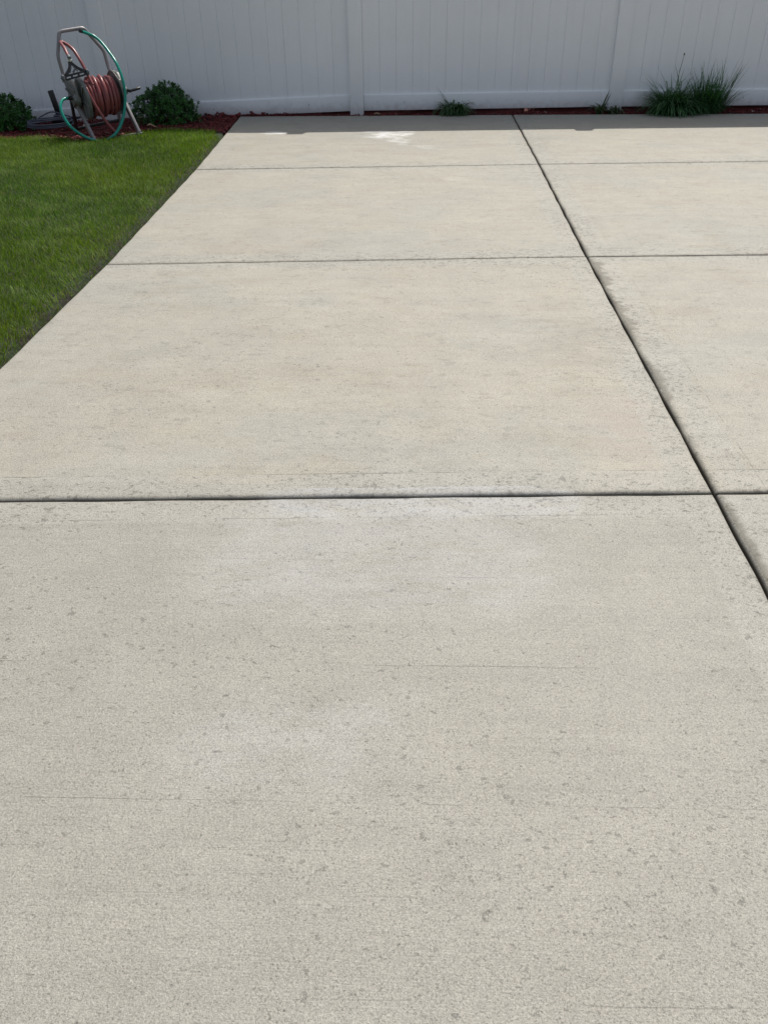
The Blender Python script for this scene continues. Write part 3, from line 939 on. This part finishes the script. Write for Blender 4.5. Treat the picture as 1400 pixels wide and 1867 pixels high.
def sprinkler():
    root = place(empty('lawn_sprinkler'))
    tag(root, 'black triangular sprinkler base with two small grey wheels resting on the reel cart', 'sprinkler')
    A = Vector((-0.032, -0.020, 0.612)); Bl = Vector((-0.118, -0.070, 0.519)); Br = Vector((0.052, -0.070, 0.531))
    up = Vector((0, 1, 0.3))
    f = MB()
    def arc(p, q, bow, w=0.023, n=7):
        mid = (p + q) / 2; c = (A + Bl + Br) / 3
        dirv = (c - mid).normalized()
        pts = [p.lerp(q, k / n) + dirv * (bow * math.sin(math.pi * k / n)) for k in range(n + 1)]
        for k in range(n): f.bar(pts[k], pts[k + 1] + (pts[k + 1] - pts[k]) * 0.08, w, 0.014, (0, 1, 0.0))
    arc(A, Bl, 0.016); arc(A, Br, 0.012)
    f.bar(Bl + Vector((-0.006, 0, 0)), Br + Vector((0.006, 0, 0)), 0.014, 0.018, (0, 1, 0))
    lo = Vector((0, -0.006, -0.024))
    f.bar(Bl + lo + Vector((0.004, 0, 0)), Br + lo + Vector((-0.004, 0, 0)), 0.012, 0.018, (0, 1, 0))
    for t in (0.02, 0.33, 0.66, 0.98):
        p = Bl.lerp(Br, t); f.bar(p, p + lo, 0.014, 0.016, (0, 1, 0))
    f.bar(A, A + Vector((0, -0.01, -0.03)), 0.026, 0.020, (0, 1, 0))
    f.build('frame', M_BLK, root, bevel=0.0015)
    r = MB()
    c = (A + Bl + Br) / 3
    r.bar(c + Vector((-0.030, 0, -0.018)), c + Vector((-0.008, 0, 0.022)), 0.008, 0.010, (0, 1, 0))
    r.bar(c + Vector((0.034, 0, -0.016)), c + Vector((0.004, 0, 0.024)), 0.008, 0.010, (0, 1, 0))
    r.bar(c + Vector((-0.006, 0, -0.02)), c + Vector((0.020, 0, 0.004)), 0.014, 0.010, (0, 1, 0))
    r.build('inner_web', M_GRYP, root, bevel=0.001)
    for p, s in ((Bl, -1), (Br, 1)):
        w = MB().lathe([(-0.002, 0.018), (0.002, 0.024), (0.016, 0.024), (0.020, 0.018), (0.021, 0.007), (0.026, 0.006)], p + Vector((s * 0.008, -0.004, -0.008)), (s, 0, 0), 22)
        wo = w.build('wheel', M_GRYP, root, smooth=True, autosmooth=30)
        tr = MB()
        for k in range(11):
            a = k * 2 * math.pi / 11
            q = p + Vector((s * 0.010, -0.004 + 0.0245 * math.cos(a), -0.008 + 0.0245 * math.sin(a)))
            tr.bar(q, q + Vector((s * 0.012, 0, 0)), 0.005, 0.004, (0, math.cos(a), math.sin(a)))
        tr.build('tread', M_GRYP, wo)
    s_ = MB()
    s_.lathe([(0, 0.009), (0.004, 0.017), (0.014, 0.017), (0.016, 0.012), (0.026, 0.012), (0.028, 0.009)], A + Vector((0.0, -0.002, -0.006)), (0.0, -0.1, 1), 8)
    s_.tube([A + Vector((-0.020, -0.006, 0.004)), A + Vector((0.022, -0.006, 0.006))], 0.0075, 10)
    s_.build('swivel_fitting', M_ZINC, root, smooth=True, autosmooth=30)
sprinkler()

# ------------------------------------------------------------------ black stand and coiled tubing behind the cart
def stand():
    root = empty('plastic_stand', (-3.42, 8.42, -0.02))
    tag(root, 'black plastic upright on a flat base behind the hose reel by the fence', 'stand')
    MB().bar((0.0, 0.02, 0.07), (-0.035, 0.02, 0.272), 0.046, 0.030, (0, 1, 0)).build('upright', M_BLK, root, bevel=0.003)
    b = MB(); b.box((-0.05, -0.06, 0.0), (0.145, 0.07, 0.034)); b.box((-0.03, -0.03, 0.0345), (0.03, 0.06, 0.075)); b.box((0.10, -0.02, 0.0345), (0.20, 0.04, 0.052))
    b.build('base', M_BLK, root, bevel=0.006)
stand()

def coil():
    m = MB()
    rs = np.random.default_rng(3)
    cx0, cy0 = -3.40, 8.13
    pts = []
    n = 40
    for i in range(int(4.3 * n)):
        u = i / n; a = 2 * math.pi * u + 2.4
        k = u / 4.3
        rx = 0.185 + 0.014 * math.sin(1.7 * u + 1) - 0.008 * k; ry = 0.20 + 0.012 * math.sin(2.3 * u) - 0.005 * k
        pts.append((cx0 + rx * math.cos(a) + 0.010 * math.sin(u * 2.1), cy0 + ry * math.sin(a) + 0.01 * math.cos(u * 1.3), 0.004 + 0.0095 * u * 0.9))
    # then a smaller loop falling inside, up over the base of the stand
    z0 = pts[-1][2]
    extra = [(-3.26, 8.26, 0.045), (-3.33, 8.33, 0.060), (-3.44, 8.34, 0.085), (-3.50, 8.24, 0.065), (-3.50, 8.12, 0.052), (-3.44, 8.05, 0.060), (-3.35, 8.08, 0.060), (-3.30, 8.17, 0.063), (-3.34, 8.25, 0.065), (-3.40, 8.26, 0.06)]
    p = spline([pts[-1]] + extra, 10)
    m.tube(pts + p[1:], 0.0062, 8)
    o = m.build('tubing_coil', M_CORD, smooth=True, autosmooth=70)
    tag(o, 'loose coil of thin blue-grey tubing lying on the mulch', 'tubing')
coil()

# ------------------------------------------------------------------ shrubs
def shrub(cx, cy, z0, rx, ry, h, label, seed, n=3600):
    rs = np.random.default_rng(seed)
    root = empty('leafy_shrub', (cx, cy, z0))
    tag(root, label, 'shrub')
    st = MB()
    for k in range(14):
        a = rs.uniform(0, 6.28); r = rs.uniform(0.3, 0.75)
        tip = (rx * r * math.cos(a), ry * r * math.sin(a), h * rs.uniform(0.45, 0.8))
        mid = (tip[0] * .4, tip[1] * .4, tip[2] * .5)
        st.tube(spline([(0.02 * math.cos(a), 0.02 * math.sin(a), -0.03), mid, tip], 4), 0.0035, 6)
    st.build('stem', M_BRN, root, smooth=True)
    # leaves gathered in rosettes at shoot tips on a lumpy dome
    nt = n // 9
    u = rs.random(nt); ph = rs.uniform(0, 2 * np.pi, nt)
    cz = u ** 0.75
    sr = np.sqrt(np.clip(1 - cz ** 2.6, 0, 1))
    lump = 1 + 0.10 * np.sin(ph * 3 + seed) + 0.07 * np.sin(ph * 7 + cz * 6) + rs.normal(0, 0.06, nt) + 0.16 * (rs.random(nt) < 0.04)
    dep = 1 - 0.45 * rs.random(nt) ** 2.2
    tx = rx * sr * np.cos(ph) * lump * dep; ty = ry * sr * np.sin(ph) * lump * dep
    tz = h * (0.06 + 0.94 * cz * (0.93 + 0.09 * np.sin(ph * 2 + seed * 1.3)) * dep)
    nrm = np.stack([tx / rx, ty / ry, tz / h * 0.9 + 0.25], 1); nrm /= np.linalg.norm(nrm, axis=1)[:, None]
    V = []; cols = []
    prof = [(0, 0.0, 0), (0.28, 0.40, 0.02), (0.62, 0.46, 0.0), (1, 0, -0.12)]
    tint0 = 0.55 + 0.7 * rs.random(nt)
    vb = []
    for i in range(nt):
        nn = nrm[i]
        e = np.cross(nn, [0.3, 0.2, 0.9]); e /= np.linalg.norm(e); g_ = np.cross(nn, e)
        base = np.array([tx[i], ty[i], tz[i]])
        for k in range(9):
            a = k * 2.399 + rs.normal(0, 0.2)
            lev = k / 9
            out = e * math.cos(a) + g_ * math.sin(a)
            tilt = 0.35 + 0.9 * lev
            d = out * math.cos(tilt) + nn * math.sin(tilt)
            L = rs.uniform(0.020, 0.032); W = L * rs.uniform(0.42, 0.56)
            s = np.cross(d, nn); s /= (np.linalg.norm(s) + 1e-9)
            w = np.cross(s, d)
            b0 = base - nn * (0.022 * (1 - lev)) + out * 0.003
            vb += [b0, b0 + d * L * .35 + s * W / 2 + w * L * .10, b0 + d * L * .35, b0 + d * L * .35 - s * W / 2 + w * L * .10,
                   b0 + d * L * .72 + s * W * .42 + w * L * .04, b0 + d * L * .72 - w * L * .03, b0 + d * L * .72 - s * W * .42 + w * L * .04, b0 + d * L - w * L * .14]
            c = np.array([0.036, 0.135, 0.024]) * tint0[i] * rs.uniform(0.75, 1.25)
            if rs.random() < 0.12: c = np.array([0.065, 0.18, 0.04]) * rs.uniform(.8, 1.2)
            if rs.random() < 0.006: c = np.array([0.30, 0.24, 0.16])
            cols.append(c)
    fs = np.array([0, 2, 1, 0, 3, 2, 1, 2, 5, 4, 2, 3, 6, 5, 4, 5, 7, 5, 6, 7])
    lt = np.array([3, 3, 4, 4, 3, 3])
    nl = len(cols)
    f = (fs[None] + (np.arange(nl) * 8)[:, None]).ravel()
    o = np_mesh('foliage', np.array(vb), f, np.tile(lt, nl), M_LEAF, np.repeat(np.array(cols), 8, 0), root)
shrub(-2.385, 8.40, -0.045, 0.295, 0.26, 0.36, 'rounded dark green shrub on the mulch to the right of the hose reel', 4, 6000)
shrub(-3.87, 8.26, -0.05, 0.275, 0.25, 0.30, 'rounded dark green shrub cut off by the left edge of the photo', 9, 5600)

# ------------------------------------------------------------------ grass clumps and weeds in the bed
def blades(rs, n, cx, cy, z0, rad, lmin, lmax, w0, w1, lean_lo, lean_hi, curl_lo, curl_hi, nseg=7, azc=None, azs=None, cols=((0.022, 0.085, 0.026), (0.075, 0.19, 0.065)), ry=None):
    a = rs.uniform(0, 2 * np.pi, n); r = np.sqrt(rs.random(n)) * rad
    base = np.stack([cx + r * np.cos(a), cy + r * np.sin(a) * ((ry or rad) / rad), np.full(n, z0)], 1)
    az = rs.uniform(0, 2 * np.pi, n) if azc is None else rs.normal(azc, azs, n)
    L = rs.uniform(lmin, lmax, n)
    lean = rs.uniform(lean_lo, lean_hi, n); curl = rs.uniform(curl_lo, curl_hi, n) / nseg
    t = rs.random((n, 1))
    col = np.array(cols[0]) * (1 - t) + np.array(cols[1]) * t
    wd = rs.uniform(w0, w1, n)
    prof = np.sin(np.linspace(0.35, 1, nseg + 1) * np.pi) ** 0.6
    prof = np.concatenate([[0.7], np.interp(np.linspace(0, 1, nseg + 1)[1:], [0, 0.3, 0.7, 1], [0.8, 1.0, 0.75, 0.05])])
    return strips(base, L / nseg, nseg, wd, az, lean, curl, col, widths=prof)

def grass_clumps():
    rs = np.random.default_rng(21)
    # left: dense, arching over
    root = empty('ornamental_grass', (2.29, 8.64, -0.02))
    tag(root, 'dense dark green clump of arching grass blades, left half of the large tuft', 'plant')
    cx, cy = 0.0, 0.0
    P = [blades(rs, 520, cx, cy, 0, 0.125, 0.24, 0.44, 0.007, 0.013, 0.02, 0.75, 1.2, 2.6, ry=.09),
         blades(rs, 420, cx + .01, cy - .03, 0, 0.13, 0.20, 0.36, 0.008, 0.014, 0.1, 0.9, 1.5, 2.8, azc=-1.7, azs=0.8, ry=.09),
         blades(rs, 34, cx, cy, 0, 0.10, 0.36, 0.50, 0.006, 0.009, 0.05, 0.5, 0.4, 1.8)]
    P.append(blades(rs, 9, cx - .05, cy, 0, 0.04, 0.44, 0.52, 0.007, 0.010, 0.25, 0.45, 0.5, 0.9, azc=3.1, azs=0.25))
    v, f, l, k = merge(P)
    np_mesh('blade_tuft', v, f, l, M_BLADE, k, root)
    s = MB()
    s.tube(spline([(0.015, 0.03, 0.0), (0.022, 0.03, 0.25), (0.040, 0.02, 0.44), (0.045, 0.015, 0.505)], 6), 0.0019, 6)
    s.lathe([(0, 0.002), (0.006, 0.006), (0.014, 0.006), (0.020, 0.002)], (0.044, 0.016, 0.485), (0.1, 0, 1), 8)
    s.build('seed_stalk', M_BRN, root, smooth=True)
    # right: thinner and upright
    root = empty('ornamental_grass', (2.64, 8.69, -0.02))
    tag(root, 'more upright spiky grass clump, right half of the large tuft', 'plant')
    P = [blades(rs, 330, -0.02, 0, 0, 0.13, 0.20, 0.38, 0.006, 0.011, 0.0, 0.5, 0.4, 1.8, ry=.09),
         blades(rs, 180, -0.07, -.02, 0, 0.11, 0.18, 0.30, 0.007, 0.012, 0.1, 0.8, 1.2, 2.6, ry=.08),
         blades(rs, 44, 0.0, 0, 0, 0.11, 0.36, 0.50, 0.005, 0.008, 0.0, 0.30, 0.1, 0.9),
         blades(rs, 20, 0.09, 0, 0, 0.04, 0.38, 0.52, 0.005, 0.008, 0.22, 0.45, 0.0, 0.3, azc=0.0, azs=0.25),
         blades(rs, 36, 0.07, 0, 0, 0.07, 0.20, 0.36, 0.006, 0.009, 0.4, 0.8, 0.2, 1.0, azc=0.0, azs=0.5)]
    v, f, l, k = merge(P)
    np_mesh('blade_tuft', v, f, l, M_BLADE, k, root)
    # small weeds
    wc = ((0.02, 0.065, 0.015), (0.05, 0.12, 0.03))
    P = [blades(rs, 230, 0, 0, 0, 0.070, 0.17, 0.30, 0.011, 0.019, 0.05, 0.6, 2.2, 3.6, cols=wc),
         blades(rs, 6, -0.01, 0, 0, 0.03, 0.28, 0.34, 0.008, 0.011, 0.35, 0.55, 0.4, 0.9, azc=3.0, azs=0.2, cols=wc),
         blades(rs, 14, 0, 0, 0, 0.07, 0.17, 0.25, 0.004, 0.006, 0.1, 0.5, 2.2, 3.4, cols=wc)]
    v, f, l, k = merge(P)
    o = np_mesh('weed', v, f, l, M_BLADE, k)
    o.location = (0.275, 8.66, -0.02)
    tag(o, 'small bushy green weed between mulch and concrete, left of the long joint', 'plant')
    wc = ((0.03, 0.06, 0.02), (0.075, 0.11, 0.045))
    P = [blades(rs, 18, -0.07, 0, 0, 0.03, 0.16, 0.25, 0.014, 0.026, 0.1, 0.7, 1.5, 2.6, cols=wc),
         blades(rs, 3, -0.045, 0, 0, 0.01, 0.20, 0.23, 0.022, 0.030, 0.15, 0.3, 0.2, 0.5, azc=0.3, azs=0.3, cols=wc),
         blades(rs, 1, -0.065, 0, 0, 0.01, 0.305, 0.31, 0.010, 0.011, -0.15, -0.14, 0.85, 0.9, azc=3.14, azs=0.05, cols=wc),
         blades(rs, 50, 0.065, 0.01, 0, 0.06, 0.12, 0.20, 0.010, 0.016, 0.4, 0.9, 1.2, 2.4, cols=wc)]
    v, f, l, k = merge(P)
    o = np_mesh('weed', v, f, l, M_BLADE, k)
    o.location = (1.70, 8.66, -0.02)
    tag(o, 'straggly broad-leaved weed with one curved shoot at the foot of a fence post', 'plant')
grass_clumps()

# ------------------------------------------------------------------ dry leaves on the mulch
def dry_leaf(x, y, z, L, W, yaw, label, col=(0.30, 0.19, 0.11)):
    m = MB()
    n = 7
    pts = []
    for i in range(n):
        t = i / (n - 1)
        w = W / 2 * math.sin(math.pi * (0.04 + 0.92 * t)) ** 0.8
        zc = 0.010 * math.sin(t * 5)
        pts.append(((t - .5) * L, w, zc + 0.008)); pts.append(((t - .5) * L, 0, zc)); pts.append(((t - .5) * L, -w, zc + 0.006))
    f = []
    for i in range(n - 1):
        a = 3 * i
        f += [(a, a + 1, a + 4, a + 3), (a + 1, a + 2, a + 5, a + 4)]
    m.extend(pts, f)
    o = m.build('dry_leaf', simple('dead_leaf', col, 0.7, 0, 0.3, 80), smooth=True)
    o.location = (x, y, z); o.rotation_euler = (0.25, 0.1, yaw)
    tag(o, label, 'leaf', 'dead leaves and bark scraps on the mulch')
dry_leaf(-0.43, 8.665, -0.008, 0.10, 0.035, 0.25, 'curled tan dead leaf on the mulch just right of the middle fence post')
dry_leaf(-2.44, 8.06, 0.000, 0.085, 0.040, 0.5, 'pale dead leaf on the mulch in front of the round shrub')
dry_leaf(3.06, 8.69, -0.010, 0.040, 0.030, 1.0, 'pinkish white scrap on the mulch right of the large grass tuft', (0.55, 0.42, 0.36))

# curled dry roots caught in the long joint
def root_curl(x, y, r, ph, label):
    pts = [(x + r * math.cos(ph + t * 0.55) * (1 + 0.1 * t), y + r * 1.2 * math.sin(ph + t * 0.55), 0.0005 + 0.004 * math.sin(t * 0.6)) for t in range(9)]
    o = MB().tube(spline(pts, 4), 0.0006, 5).build('dry_root', simple('pale_root', (0.30, 0.27, 0.20), 0.8), smooth=True)
    tag(o, label, 'root')
root_curl(0.822, 1.880, 0.011, 0.5, 'tiny curled dry root in the long joint just below where the two near joints cross')
root_curl(0.818, 1.585, 0.009, 2.0, 'tiny curled dry root in the long joint at the right edge of the photo')
